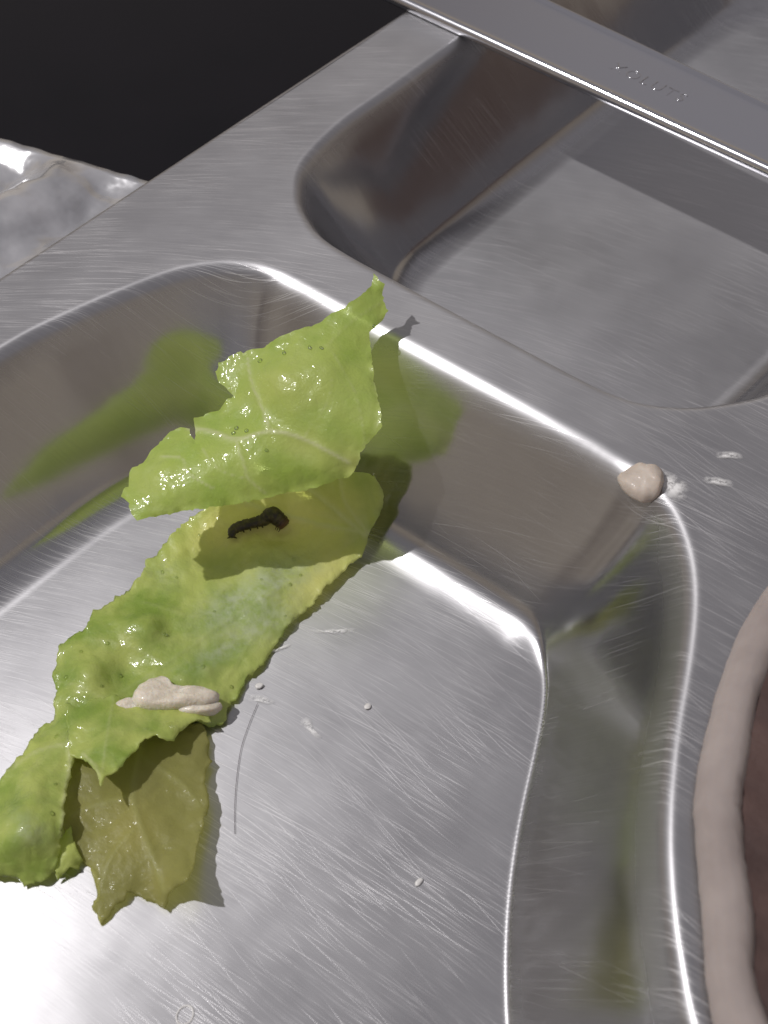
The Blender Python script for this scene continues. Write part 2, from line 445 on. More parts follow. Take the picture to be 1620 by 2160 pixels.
# leaf sheets: position in the leaf pattern (u, v) and where that point lies in space (x, y, z)
MAIN_CTRL = [
    (4.30, 10.75,  -4.545, -0.314, -2.950),
    (4.80, 10.20,  -4.356, 0.252, -2.500),
    (6.00, 9.85,  -3.431, 1.009, -2.000),
    (7.20, 9.85,  -2.351, 1.531, -1.700),
    (8.00, 10.20,  -1.594, 1.804, -1.900),
    (8.12, 10.50,  -1.489, 1.857, -2.300),
    (7.78, 11.25,  -1.496, 1.346, -2.950),
    (6.90, 12.35,  -1.410, -0.070, -3.200),
    (6.15, 13.10,  -1.400, -1.153, -3.250),
    (5.60, 13.95,  -1.174, -2.166, -3.300),
    (5.00, 14.65,  -1.077, -3.071, -3.300),
    (4.74, 15.22,  -0.854, -3.648, -3.320),
    (4.00, 15.35,  -1.204, -4.206, -3.200),
    (3.30, 15.00,  -1.853, -4.394, -3.050),
    (6.00, 11.00,  -3.083, 0.540, -3.020),
    (5.00, 11.30,  -3.641, -0.300, -3.120),
    (6.80, 10.60,  -2.626, 1.220, -2.700),
    (6.50, 11.70,  -2.227, 0.290, -3.200),
    (5.60, 12.50,  -2.157, -1.061, -3.050),
    (4.50, 12.00,  -3.477, -1.187, -3.220),
    (3.50, 11.50,  -4.611, -1.385, -3.150),
    (3.00, 12.15,  -4.444, -2.233, -3.200),
    (2.00, 12.90,  -4.528, -3.453, -3.200),
    (2.70, 13.30,  -3.549, -3.460, -2.980),
    (3.90, 13.20,  -2.850, -2.629, -3.100),
    (4.80, 13.60,  -1.953, -2.388, -3.200),
    (1.25, 13.65,  -4.397, -4.501, -3.150),
    (1.90, 14.30,  -3.288, -4.696, -2.950),
    (1.20, 15.00,  -3.375, -5.508, -3.200),
    (2.60, 14.20,  -3.034, -4.127, -3.200),
    (2.40, 15.10,  -2.390, -4.966, -3.050),
    (1.50, 15.60,  -2.593, -5.831, -3.000),
    (0.80, 15.30,  -3.445, -5.926, -3.250),
    (0.00, 16.55,  -3.001, -7.218, -3.200),
    (0.60, 16.40,  -2.539, -6.882, -2.900),
    (1.50, 16.40,  -2.008, -6.373, -3.000),
    (0.50, 17.50,  -1.626, -7.718, -2.550),
    (1.28, 17.80,  -1.150, -7.399, -2.950),
    (0.95, 18.60,  -1.007, -7.969, -3.300),
    (0.35, 18.52,  -1.412, -8.241, -3.250),
    (-0.60, 18.50,  -2.053, -8.708, -3.300),
    (-0.90, 17.80,  -2.676, -8.470, -3.200),
    (-0.50, 17.00,  -2.936, -7.795, -3.100),
    (3.60, 14.30,  -2.213, -3.669, -3.120),
]
FLAP_CTRL = [
    (2.90, 10.96,  -4.316, -2.176, -1.420),
    (4.00, 10.75,  -3.719, -1.362, -1.420),
    (5.60, 10.50,  -2.754, -0.250, -1.360),
    (6.50, 10.30,  -2.239, 0.418, -1.300),
    (7.35, 10.05,  -1.684, 0.978, -1.050),
    (2.56, 10.48,  -4.962, -1.973, -1.400),
    (3.00, 10.50,  -4.484, -1.844, -1.200),
    (4.30, 10.30,  -3.654, -0.991, -1.080),
    (5.60, 10.05,  -2.878, -0.079, -0.980),
    (6.80, 9.85,  -2.092, 0.692, -0.820),
    (7.60, 9.55,  -1.633, 1.283, -0.600),
    (8.05, 9.00,  -1.510, 1.779, -0.200),
    (7.88, 8.00,  -2.243, 2.431, 0.120),
    (7.80, 7.40,  -2.724, 2.899, 0.250),
    (7.78, 7.00,  -2.968, 3.167, 0.420),
    (8.18, 6.55,  -2.934, 3.716, 0.620),
    (8.10, 6.00,  -3.206, 3.931, 1.000),
    (7.88, 5.75,  -3.502, 3.968, 1.120),
    (7.60, 6.25,  -3.454, 3.496, 0.850),
    (7.00, 6.60,  -3.744, 2.964, 0.620),
    (6.50, 6.90,  -3.985, 2.517, 0.420),
    (5.45, 7.35,  -4.658, 1.760, 0.000),
    (4.60, 7.68,  -5.207, 1.141, -0.300),
    (4.52, 7.85,  -5.185, 0.995, -0.400),
    (4.90, 8.30,  -4.566, 0.848, -0.500),
    (4.45, 8.70,  -4.717, 0.364, -0.750),
    (3.85, 9.02,  -5.013, -0.166, -0.950),
    (3.25, 9.40,  -5.214, -0.781, -1.100),
    (2.75, 10.00,  -5.219, -1.471, -1.350),
    (6.00, 7.90,  -3.669, 1.439, 0.120),
    (6.90, 7.60,  -3.116, 2.078, 0.360),
    (6.00, 8.80,  -3.187, 0.867, -0.300),
    (7.00, 8.70,  -2.428, 1.395, -0.100),
    (5.20, 9.20,  -3.587, 0.197, -0.550),
    (6.40, 9.40,  -2.588, 0.722, -0.580),
    (4.00, 9.80,  -4.183, -0.813, -0.920),
]
TONGUE_CTRL = [
    (1.40, 14.90,  -3.229, -5.373, -3.060),
    (2.40, 14.70,  -2.712, -4.663, -3.080),
    (3.40, 14.80,  -1.951, -4.178, -3.080),
    (4.40, 14.90,  -1.257, -3.645, -3.200),
    (4.40, 15.28,  -0.941, -3.965, -3.120),
    (3.78, 15.40,  -1.131, -4.501, -2.850),
    (3.45, 15.62,  -1.142, -4.875, -2.750),
    (3.00, 15.67,  -1.387, -5.164, -2.720),
    (2.40, 16.30,  -1.271, -5.955, -2.600),
    (2.12, 16.58,  -1.204, -6.319, -2.500),
    (1.75, 16.25,  -1.794, -6.227, -2.720),
    (1.47, 15.90,  -2.332, -6.085, -2.900),
    (2.30, 15.60,  -1.876, -5.506, -2.680),
    (3.00, 15.20,  -1.814, -4.771, -2.880),
]
LOBE_CTRL = [
    (1.50, 15.60,  -2.711, -5.765, -3.200),
    (3.00, 15.30,  -1.975, -4.686, -3.300),
    (4.30, 15.35,  -1.052, -3.999, -3.300),
    (1.32, 16.90,  -1.892, -6.733, -3.220),
    (1.70, 18.00,  -0.920, -7.218, -3.280),
    (2.00, 18.80,  -0.216, -7.551, -3.300),
    (2.12, 19.50,  0.286, -7.901, -3.330),
    (2.65, 18.80,  0.206, -7.226, -3.270),
    (3.45, 19.15,  0.922, -7.033, -3.270),
    (3.97, 18.60,  1.200, -6.626, -2.600),
    (3.72, 18.72,  0.953, -6.713, -2.980),
    (4.12, 18.15,  0.879, -6.169, -2.920),
    (4.25, 17.40,  0.416, -5.558, -3.080),
    (4.40, 16.00,  -0.476, -4.461, -3.200),
    (3.00, 16.50,  -1.033, -5.588, -3.150),
    (2.90, 17.80,  -0.207, -6.512, -3.120),
    (2.30, 17.00,  -1.145, -6.298, -3.150),
]
SHARD_CTRL = [
    (1.20, 17.70,  -1.375, -7.326, -3.150),
    (1.50, 17.40,  -1.414, -6.966, -3.200),
    (1.72, 18.25,  -0.751, -7.358, -3.300),
    (1.22, 18.58,  -0.850, -7.818, -3.300),
    (1.45, 18.00,  -0.987, -7.395, -3.100),
]

# ------------------------------------------------------------------ cutlery handle across the far well
def build_handle():
    a = Vector((-13.2, 14.95, 0)); b = Vector((9.5, 13.55, 0))      # centre line
    d = (b - a).normalized(); L = (b - a).length
    root = thing("cutlery_handle", "flat polished steel cutlery handle with stamped letters across the far well", "cutlery", a + Vector((0, 0, 0.02)))
    root.rotation_euler[2] = math.atan2(d.y, d.x)
    # half cross-section: offset from the edge inwards, height
    prof = [(0.10, 0.0), (0.02, 0.04), (0.0, 0.12), (0.02, 0.20), (0.07, 0.27), (0.13, 0.30), (0.19, 0.285), (0.235, 0.255), (0.30, 0.25), (0.42, 0.25)]
    n = 60; vs, fs, k = [], [], 2 * len(prof)
    for i in range(n + 1):
        s = i / n * L
        w = 1.28 - 0.022 * (s - 6)                                   # half width narrows along the handle
        w = min(w, 1.42)
        e = min(s, L - s)
        if e < 1.2: w *= math.sqrt(max(0.02, 1 - (1 - e / 1.2) ** 2))
        ring = [(s, -w + min(o, w * 0.9), z) for o, z in prof] + [(s, w - min(o, w * 0.9), z) for o, z in reversed(prof)]
        vs += ring
        if i:
            for p in range(k):
                q = (p + 1) % k
                fs.append(((i - 1) * k + p, (i - 1) * k + q, i * k + q, i * k + p))
    fs.append(tuple(range(k))[::-1]); fs.append(tuple(n * k + p for p in range(k)))
    h = mesh_obj("handle_bar", vs, fs, M_POL, root)
    bm = bmesh.new(); bm.from_mesh(h.data); bmesh.ops.recalc_face_normals(bm, faces=bm.faces); bm.to_mesh(h.data); bm.free()
    h.data.polygons.foreach_set("use_smooth", [True] * len(h.data.polygons))
    # stamped letters, each its own little relief
    x = 8.62
    for ch in "XOLUTS":
        cu = bpy.data.curves.new("letter", 'FONT'); cu.body = ch; cu.size = 0.50; cu.extrude = 0.008; cu.bevel_depth = 0.010; cu.offset = -0.018
        to = bpy.data.objects.new("letter", cu); S.collection.objects.link(to)
        dg = bpy.context.evaluated_depsgraph_get()
        me = bpy.data.meshes.new_from_object(to.evaluated_get(dg))
        wdt = max(v.co.x for v in me.vertices)
        bpy.data.objects.remove(to); bpy.data.curves.remove(cu)
        me.materials.clear(); me.materials.append(M_POL)
        o = link(bpy.data.objects.new("stamped_letter", me), h)
        o.location = (x, -0.22, 0.246)
        x += wdt + 0.07
build_handle()

# ------------------------------------------------------------------ lettuce leaf
class TPS:
    def __init__(self, ctrl, lam=1e-3):
        c = np.array(ctrl); self.p = c[:, :2]; n = len(c)
        K = self.U(np.linalg.norm(self.p[:, None] - self.p[None], axis=2)) + lam * np.eye(n)
        Pm = np.hstack([np.ones((n, 1)), self.p])
        A = np.zeros((n + 3, n + 3)); A[:n, :n] = K; A[:n, n:] = Pm; A[n:, :n] = Pm.T
        rhs = np.zeros((n + 3, 3)); rhs[:n] = c[:, 2:]
        self.w = np.linalg.solve(A, rhs)
    @staticmethod
    def U(r):
        return np.where(r > 1e-9, r * r * np.log(np.maximum(r, 1e-9)), 0)
    def __call__(self, q):
        q = np.atleast_2d(np.array(q, float))
        K = self.U(np.linalg.norm(q[:, None] - self.p[None], axis=2))
        return K @ self.w[:-3] + np.hstack([np.ones((len(q), 1)), q]) @ self.w[-3:]

def dist_poly(q, pts):
    d = np.full(len(q), 1e9)
    for a, b in zip(pts[:-1], pts[1:]):
        a = np.array(a); e = np.array(b) - a
        t = np.clip(((q - a) @ e) / (e @ e), 0, 1)
        d = np.minimum(d, np.linalg.norm(q - a - t[:, None] * e, axis=1))
    return d

def gauss(q, blobs):
    v = np.zeros(len(q))
    for (x, y, sx, sy, rot, amp) in blobs:
        c, s = math.cos(rot), math.sin(rot)
        dx, dy = q[:, 0] - x, q[:, 1] - y
        v += amp * np.exp(-((c * dx + s * dy) / sx) ** 2 - ((-s * dx + c * dy) / sy) ** 2)
    return np.clip(v, 0, 1)

def sheet(name, outline, ctrl, mat, parent, veins=(), pale=(), frost=(), puck=0.05, pscale=1.4, jag=0.012, h=0.065, thick=0.03, seed=1, vein_w=0.035, vein_h=0.02, bumps=(), ruffle=0.10):
    rnd = random.Random(seed)
    ol = []
    n = len(outline)
    for i in range(n):
        a, b = np.array(outline[i]), np.array(outline[(i + 1) % n])
        m = max(1, int(np.linalg.norm(b - a) / 0.06))
        for k in range(m):
            p = a + (b - a) * k / m
            ol.append(p + np.array([rnd.gauss(0, jag), rnd.gauss(0, jag)]))
    ol = np.array(ol)
    lo, hi = ol.min(0), ol.max(0)
    gx, gy = np.meshgrid(np.arange(lo[0], hi[0], h), np.arange(lo[1], hi[1], h * 0.87))
    gx[1::2] += h / 2
    q = np.stack([gx.ravel(), gy.ravel()], 1)
    q = q[sdf(ol, q[:, 0], q[:, 1]) > h * 0.45]
    allp = [Vector(p) for p in ol] + [Vector(p) for p in q]
    vv, ee, ff, *_ = delaunay_2d_cdt(allp, [], [list(range(len(ol)))], 1, 1e-5)
    Q = np.array([(v.x, v.y) for v in vv])
    T = TPS(ctrl)
    X = T(Q)
    e = 0.02
    du = T(Q + [e, 0]) - T(Q - [e, 0]); dv = T(Q + [0, e]) - T(Q - [0, e])
    N = np.cross(dv, du); N /= np.linalg.norm(N, axis=1)[:, None]
    vein = np.zeros(len(Q)); ridge = np.zeros(len(Q)); valley = np.zeros(len(Q))
    for pts, wd, st in veins:
        cp = catmull(pts, 6, False)
        d = dist_poly(Q, cp)
        vein = np.maximum(vein, st * np.exp(-(d / (vein_w * wd)) ** 2))
        ridge = np.maximum(ridge, np.exp(-(d / (vein_w * wd * 1.6)) ** 2) * wd)
        valley = np.maximum(valley, np.exp(-(d / 0.28) ** 2))
    disp = np.array([noise.noise((x * pscale, y * pscale, seed * 7.7)) + 0.5 * noise.noise((x * pscale * 2.3, y * pscale * 2.3, seed * 3.1)) + 0.22 * noise.noise((x * pscale * 5.5, y * pscale * 5.5, seed)) for x, y in X[:, :2]]) * puck
    for (x, y, r, a) in bumps:
        disp = disp + a * np.exp(-((Q[:, 0] - x) ** 2 + (Q[:, 1] - y) ** 2) / (r * r))
    disp = disp * (1 - 0.5 * valley) + vein_h * ridge
    edge = np.exp(-dist_poly(Q, list(ol) + [ol[0]]) / 0.10)
    disp = disp + ruffle * edge * np.array([noise.noise((u * 4.5, v * 4.5, seed * 1.9)) for u, v in Q])
    X = X + N * disp[:, None]
    dep = sdf(catmull(NEAR, 5), X[:, 0], X[:, 1])
    zfl, _ = well_profile(dep, -ZF, R(58), 0.34, near_r2(X[:, 0], X[:, 1]))
    X[:, 2] = np.maximum(X[:, 2], zfl + 0.035)                       # the leaf lies on the steel
    base = np.array(parent.location)
    o = mesh_obj(name, X - base, [tuple(reversed(f)) for f in ff], mat, parent)
    attr(o, "vein", vein); attr(o, "pale", gauss(Q, pale)); attr(o, "frost", gauss(Q, frost))
    if thick:
        md = o.modifiers.new("thickness", 'SOLIDIFY'); md.thickness = thick; md.offset = 0
    o["sheet"] = 1
    return o, T, Q, X, N

def px(*pts):
    return [(a / 100, b / 100) for a, b in pts]

def build_lettuce():
    root = thing("lettuce_leaf", "wet green lettuce leaf folded over in the near well", "lettuce", (-1.5, -1.5, ZF))
    main_ol = px((430, 1075), (480, 1020), (600, 985), (720, 985), (790, 1008), (808, 1030), (811, 1052), (800, 1088), (778, 1125), (768, 1165), (735, 1197), (690, 1237), (655, 1280), (615, 1310),
                 (598, 1335), (575, 1370), (560, 1397), (520, 1430), (503, 1465), (480, 1492), (476, 1524), (440, 1532), (410, 1520), (370, 1538), (300, 1545), (230, 1560), (158, 1588), (148, 1640), (136, 1690), (130, 1745),
                 (128, 1790), (118, 1832), (95, 1860), (52, 1868), (35, 1852), (0, 1846), (-60, 1850), (-95, 1780), (-60, 1700), (0, 1657), (30, 1612), (55, 1580), (80, 1532), (116, 1510), (121, 1470), (114, 1425), (125, 1368), (152, 1345),
                 (182, 1332), (200, 1292), (220, 1278), (238, 1266), (262, 1250), (300, 1215), (306, 1180), (330, 1165), (345, 1150), (392, 1100))
    veins = [(px((778, 1125), (700, 1110), (600, 1085), (520, 1060)), 1.2, 0.7), (px((770, 1130), (690, 1060), (650, 1030)), 1.1, 0.8), (px((776, 1124), (730, 1060), (720, 1010)), 1.0, 0.7),
             (px((700, 1200), (600, 1235), (480, 1310), (350, 1400), (230, 1480), (140, 1550), (60, 1640)), 1.0, 0.15), (px((640, 1290), (540, 1335), (430, 1390), (330, 1420)), 0.7, 0.1),
             (px((480, 1310), (400, 1300), (300, 1270)), 0.7, 0.2), (px((540, 1335), (500, 1400), (470, 1440)), 0.6, 0.1), (px((350, 1400), (260, 1360), (180, 1350)), 0.7, 0.25), (px((230, 1480), (170, 1450), (125, 1440)), 0.6, 0.3),
             (px((150, 1560), (148, 1620), (134, 1700), (130, 1770)), 1.4, 0.8), (px((150, 1570), (70, 1590), (20, 1630)), 0.8, 0.6)]
    pale = [(6.0, 11.0, 1.5, 0.75, -0.25, 0.95), (4.6, 11.2, 0.9, 0.5, -0.6, 0.6), (7.1, 11.8, 0.7, 0.6, 0, 0.5), (6.6, 12.4, 0.7, 0.35, -0.7, 0.6)]
    frost = [(5.9, 12.2, 0.9, 0.35, -0.45, 0.9), (4.9, 12.8, 0.9, 0.38, -0.5, 0.9), (4.7, 13.7, 0.8, 0.25, -0.55, 0.8), (5.7, 13.1, 0.6, 0.3, -0.6, 0.7), (0.6, 17.5, 0.35, 0.25, 0.6, 0.7), (3.4, 12.1, 0.5, 0.3, 0, 0.35)]
    bumps = [(2.0, 13.3, 0.3, 0.10), (3.05, 13.3, 0.3, 0.12), (1.9, 14.25, 0.28, 0.12), (1.45, 15.1, 0.22, 0.06), (3.9, 14.2, 0.25, 0.06), (4.5, 15.0, 0.2, 0.05), (2.6, 13.75, 0.25, -0.08), (3.6, 13.2, 0.25, -0.07)]
    blade, T, Q, X, N = sheet("leaf_blade", main_ol, MAIN_CTRL, M_LEAF, root, veins, pale, frost, 0.080, 1.35, 0.018, 0.055, 0.03, 3, bumps=bumps)
    flap_ol = px((290, 1096), (340, 1086), (400, 1075), (480, 1065), (560, 1050), (650, 1030), (705, 1016), (738, 1004), (752, 985), (762, 955), (785, 925), (806, 900), (800, 850), (789, 800), (781, 740), (779, 702), (800, 682), (819, 657), (812, 641),
                 (806, 622), (811, 600), (797, 590), (788, 574), (783, 602), (762, 624), (725, 645), (700, 660), (650, 690), (600, 710), (545, 735), (490, 748), (461, 768), (453, 785), (462, 806), (484, 824), (492, 834), (478, 846), (446, 870), (412, 884),
                 (413, 908), (411, 934), (404, 916), (396, 903), (383, 903), (360, 910), (326, 940), (300, 975), (275, 1000), (272, 1025), (257, 1048), (274, 1062), (279, 1085))
    fveins = [(px((398, 905), (450, 912), (500, 926), (570, 910), (640, 926), (735, 975)), 1.2, 0.9), (px((570, 910), (548, 850), (530, 800), (522, 755)), 0.8, 0.7), (px((498, 928), (512, 970), (525, 1010), (560, 1040)), 0.8, 0.6),
              (px((340, 967), (382, 967), (400, 1000), (450, 1030)), 0.6, 0.7), (px((430, 950), (460, 990), (520, 1010)), 0.4, 0.5), (px((690, 730), (745, 820), (768, 920), (755, 980)), 0.5, 0.25), (px((290, 970), (310, 1010), (335, 1050)), 0.4, 0.4),
              (px((800, 640), (740, 680), (690, 730)), 0.6, 0.2), (px((640, 926), (690, 850), (700, 800)), 0.4, 0.25), (px((790, 800), (803, 880), (765, 950)), 0.4, 0.4)]
    fbumps = [(5.9, 8.1, 0.5, 0.10), (6.9, 7.9, 0.5, 0.08), (6.3, 9.9, 0.35, 0.06), (5.3, 8.7, 0.3, -0.06), (4.6, 9.7, 0.4, 0.07), (6.6, 8.8, 0.5, 0.07), (3.5, 9.9, 0.3, 0.06)]
    flap, T2, Q2, X2, N2 = sheet("folded_flap", flap_ol, FLAP_CTRL, M_FLAP, root, fveins, [(6.1, 8.2, 0.8, 0.6, 0, 0.45), (6.6, 9.5, 0.9, 0.3, 0.2, 0.4), (3.0, 10.2, 0.35, 0.4, 0, 0.4), (7.5, 9.8, 0.3, 0.3, 0, 0.6)], [(3.0, 10.75, 0.7, 0.06, 0, 0.2)], 0.050, 1.5, 0.011, 0.06, 0, 8, bumps=fbumps)
    tong_ol = px((140, 1490), (240, 1470), (340, 1480), (440, 1490), (443, 1526), (402, 1522), (380, 1538), (366, 1560), (345, 1563), (330, 1556), (300, 1566), (272, 1596), (240, 1632), (222, 1640), (213, 1660), (206, 1634), (185, 1606), (168, 1598), (150, 1596), (143, 1550))
    sheet("raised_tongue", tong_ol, TONGUE_CTRL, M_LEAF, root, [(px((240, 1475), (225, 1560), (212, 1655)), 0.7, 0.3), (px((175, 1590), (200, 1615), (210, 1640)), 0.8, 0.8)], (), (), 0.05, 1.8, 0.010, 0.05, 0.028, 5)
    lobe_ol = px((150, 1560), (300, 1530), (430, 1530), (441, 1560), (438, 1592), (446, 1604), (436, 1620), (431, 1645), (441, 1685), (437, 1712), (428, 1745), (417, 1790), (409, 1822), (397, 1858), (372, 1872), (356, 1888), (347, 1916), (330, 1906), (300, 1892), (268, 1880),
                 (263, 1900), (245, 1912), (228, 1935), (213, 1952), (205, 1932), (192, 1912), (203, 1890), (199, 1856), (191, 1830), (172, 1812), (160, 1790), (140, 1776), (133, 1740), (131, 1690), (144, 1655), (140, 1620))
    wl_, *_ = sheet("shade_toned_lobe", lobe_ol, LOBE_CTRL, M_LOBE_SHADE, root, [(px((300, 1560), (280, 1680), (320, 1800), (350, 1880)), 1.4, 0.30), (px((280, 1680), (200, 1700), (150, 1720)), 1.2, 0.25), (px((285, 1750), (240, 1800), (210, 1880)), 1.0, 0.2), (px((300, 1600), (380, 1650), (420, 1700)), 1.0, 0.2)],
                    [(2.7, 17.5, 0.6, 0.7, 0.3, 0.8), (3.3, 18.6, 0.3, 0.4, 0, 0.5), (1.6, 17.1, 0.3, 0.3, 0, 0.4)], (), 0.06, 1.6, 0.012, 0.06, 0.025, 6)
    wl_["label"] = "lobe with a jagged lower edge, its shade painted in olive brown"
    shard_ol = px((122, 1770), (150, 1742), (160, 1790), (174, 1815), (165, 1835), (146, 1828), (135, 1842), (122, 1860), (115, 1826))
    sheet("thin_shard", shard_ol, SHARD_CTRL, M_FLAP, root, (), [(1.4, 18.0, 1, 1, 0, 0.7)], (), 0.03, 2, 0.01, 0.05, 0.02, 9)
    # water droplets clinging to the leaf
    t = NT("water")
    t.P(Base__Color=(0.9, 1.0, 0.85), Roughness=0.03, IOR=1.33)
    gl = t.n("ShaderNodeBsdfGlossy", Color=(1, 1, 1, 1), Roughness=0.04)
    tr = t.n("ShaderNodeBsdfTransparent", Color=(0.95, 0.98, 0.88, 1))
    fr = t.n("ShaderNodeFresnel", IOR=1.5)
    mx = t.n("ShaderNodeMixShader", Fac=fr.outputs[0]); t.put(mx.inputs[1], tr.outputs[0]); t.put(mx.inputs[2], gl.outputs[0])
    t.put(t.out.inputs["Surface"], mx.outputs[0])
    bm = bmesh.new(); bmesh.ops.create_icosphere(bm, subdivisions=2, radius=1.0)
    me = bpy.data.meshes.new("droplet"); bm.to_mesh(me); bm.free()
    me.polygons.foreach_set("use_smooth", [True] * len(me.polygons)); me.materials.append(t.m)
    rnd = random.Random(21)
    base = Vector(root.location)
    def drops(Qs, Xs, Ns, spots):
        for (u, v, r) in spots:
            i = int(np.argmin((Qs[:, 0] - u) ** 2 + (Qs[:, 1] - v) ** 2))
            nn = Vector(Ns[i]);
            if nn.z < 0: nn = -nn
            o = link(bpy.data.objects.new("droplet", me), root)
            o.location = Vector(Xs[i]) + nn * (0.015 + r * 0.15) - base
            o.rotation_mode = 'QUATERNION'; o.rotation_quaternion = nn.to_track_quat('Z', 'Y')
            a = rnd.uniform(0.8, 1.35)
            o.scale = (r * a, r / a, r * 0.55)
    sp = px((372, 1222), (367, 1192), (340, 1205), (218, 1330), (225, 1360), (152, 1365), (172, 1377), (330, 1405), (215, 1448), (505, 1405), (430, 1410), (255, 1470), (252, 1425), (283, 1432), (490, 1448), (495, 1480), (118, 1555), (95, 1630), (118, 1655), (60, 1560), (600, 1300),
            (585, 1215), (610, 1235), (570, 1250), (635, 1215), (680, 1190), (550, 1225), (30, 1735), (110, 1720), (160, 1470), (185, 1600), (395, 1180), (420, 1130), (640, 1195), (455, 1290), (300, 1290), (350, 1340), (440, 1440), (620, 1180), (560, 1285), (140, 1430))
    drops(Q, X, N, [(u, v, rnd.uniform(0.026, 0.048)) for u, v in sp[::2]])
    sp2 = px((552, 760), (560, 765), (590, 750), (600, 745), (616, 737), (640, 740), (655, 733), (552, 790), (480, 900), (492, 915), (510, 922), (500, 890), (518, 908), (735, 703), (788, 685), (792, 690), (480, 770), (535, 945), (560, 950), (470, 915), (620, 760), (680, 735), (575, 755), (510, 900), (500, 905), (330, 985), (770, 760))
    drops(Q2, X2, N2, [(u, v, rnd.uniform(0.030, 0.048)) for u, v in sp2[::3]])
    return T, Q, X
T_MAIN, Q_MAIN, X_MAIN = build_lettuce()

def leaf_z(u, v):
    i = int(np.argmin((Q_MAIN[:, 0] - u) ** 2 + (Q_MAIN[:, 1] - v) ** 2))
    return Vector(X_MAIN[i])

# ------------------------------------------------------------------ caterpillar
def build_caterpillar():
    uv = px((492, 1147), (496, 1134), (511, 1122), (538, 1113), (557, 1109), (577, 1107), (593, 1114), (604, 1124))
    rad = [0.070, 0.100, 0.116, 0.114, 0.134, 0.176, 0.158, 0.128]
    base = [leaf_z(*p) for p in uv]
    zs = [b.z for b in base]
    zm = sum(zs) / len(zs)
    path = [Vector((b.x, b.y, (b.z * 0.5 + zm * 0.5) + r * 0.95 + 0.09)) for b, r in zip(base, rad)]
    path[5].z += 0.05
    P = catmull([(*p, r) for p, r in zip(path, rad)], 12, False)
    n = len(P); K = 18
    root0 = Vector((P[n // 2][0], P[n // 2][1], zm))
    bm = bmesh.new(); rings = []; tint = bm.verts.layers.float.new("head")
    rnd = random.Random(4)
    for i in range(n):
        c = Vector(P[i][:3]); r = P[i][3]
        tdir = (Vector(P[min(i + 1, n - 1)][:3]) - Vector(P[max(i - 1, 0)][:3])).normalized()
        side = tdir.cross(Vector((0, 0, 1))).normalized(); up = side.cross(tdir)
        f = i / (n - 1)
        seg = 1 - 0.10 * max(0, math.cos(f * 13 * 2 * math.pi)) ** 3           # body segments
        if f < 0.06: seg *= 0.55 + 0.45 * f / 0.06
        if f > 0.95: seg *= math.sqrt(max(0.05, 1 - ((f - 0.95) / 0.052) ** 2))
        ring = []
        for k in range(K):
            a = 2 * math.pi * k / K
            rr = r * seg * (1 + 0.05 * rnd.uniform(-1, 1))
            v = bm.verts.new(c + side * math.cos(a) * rr + up * math.sin(a) * rr * 0.95 - root0)
            v[tint] = max(0.0, min(1.0, (f - 0.86) / 0.12))
            ring.append(v)
        rings.append(ring)
    for i in range(n - 1):
        for k in range(K):
            bm.faces.new((rings[i][k], rings[i][(k + 1) % K], rings[i + 1][(k + 1) % K], rings[i + 1][k]))
    bm.faces.new(rings[0][::-1]); bm.faces.new(rings[-1])
    def leg(f, sgn, ln, r0, out):
        i = int(f * (n - 1)); c = Vector(P[i][:3]) - root0; r = P[i][3]
        tdir = (Vector(P[min(i + 1, n - 1)][:3]) - Vector(P[max(i - 1, 0)][:3])).normalized()
        side = tdir.cross(Vector((0, 0, 1))).normalized()
        a = c + side * sgn * r * 0.55 + Vector((0, 0, -r * 0.55))
        b = a + side * sgn * out + Vector((0, 0, -ln)) + tdir * ln * 0.15
        ax = (b - a).normalized(); s1 = ax.orthogonal().normalized(); s2 = ax.cross(s1)
        lo, hi = [], []
        for k in range(7):
            t = 2 * math.pi * k / 7
            o = s1 * math.cos(t) + s2 * math.sin(t)
            lo.append(bm.verts.new(a + o * r0)); hi.append(bm.verts.new(b + o * r0 * 0.45))
        for k in range(7):
            bm.faces.new((lo[k], lo[(k + 1) % 7], hi[(k + 1) % 7], hi[k]))
        bm.faces.new(hi)
    for f in (0.84, 0.88, 0.92):
        for s in (-1, 1): leg(f, s, 0.055, 0.014, 0.075)
    for f in (0.30, 0.38, 0.46, 0.54):
        for s in (-1, 1): leg(f, s, 0.045, 0.026, 0.035)
    for s in (-1, 1): leg(0.05, s, 0.05, 0.024, 0.05)
    t = NT("dark caterpillar skin")
    co = t.coord()
    nz = t.noise(co, 9, 4)
    col = t.mix(t.ramp(nz, (0.40, 0.0), (0.66, 1.0)), (0.018, 0.012, 0.008), (0.075, 0.058, 0.016))
    col = t.mix(t.attr("head"), col, (0.085, 0.030, 0.012))
    t.P(Base__Color=col, Roughness=0.42, Normal=t.bump(t.noise(co, 28, 3), 0.4, 0.03))
    bmesh.ops.recalc_face_normals(bm, faces=bm.faces)
    o = bm_obj("caterpillar", bm, t.m)
    o.location = root0
    tag(o, "small arched dark brown caterpillar with reddish head crawling on the lettuce", "caterpillar")
build_caterpillar()

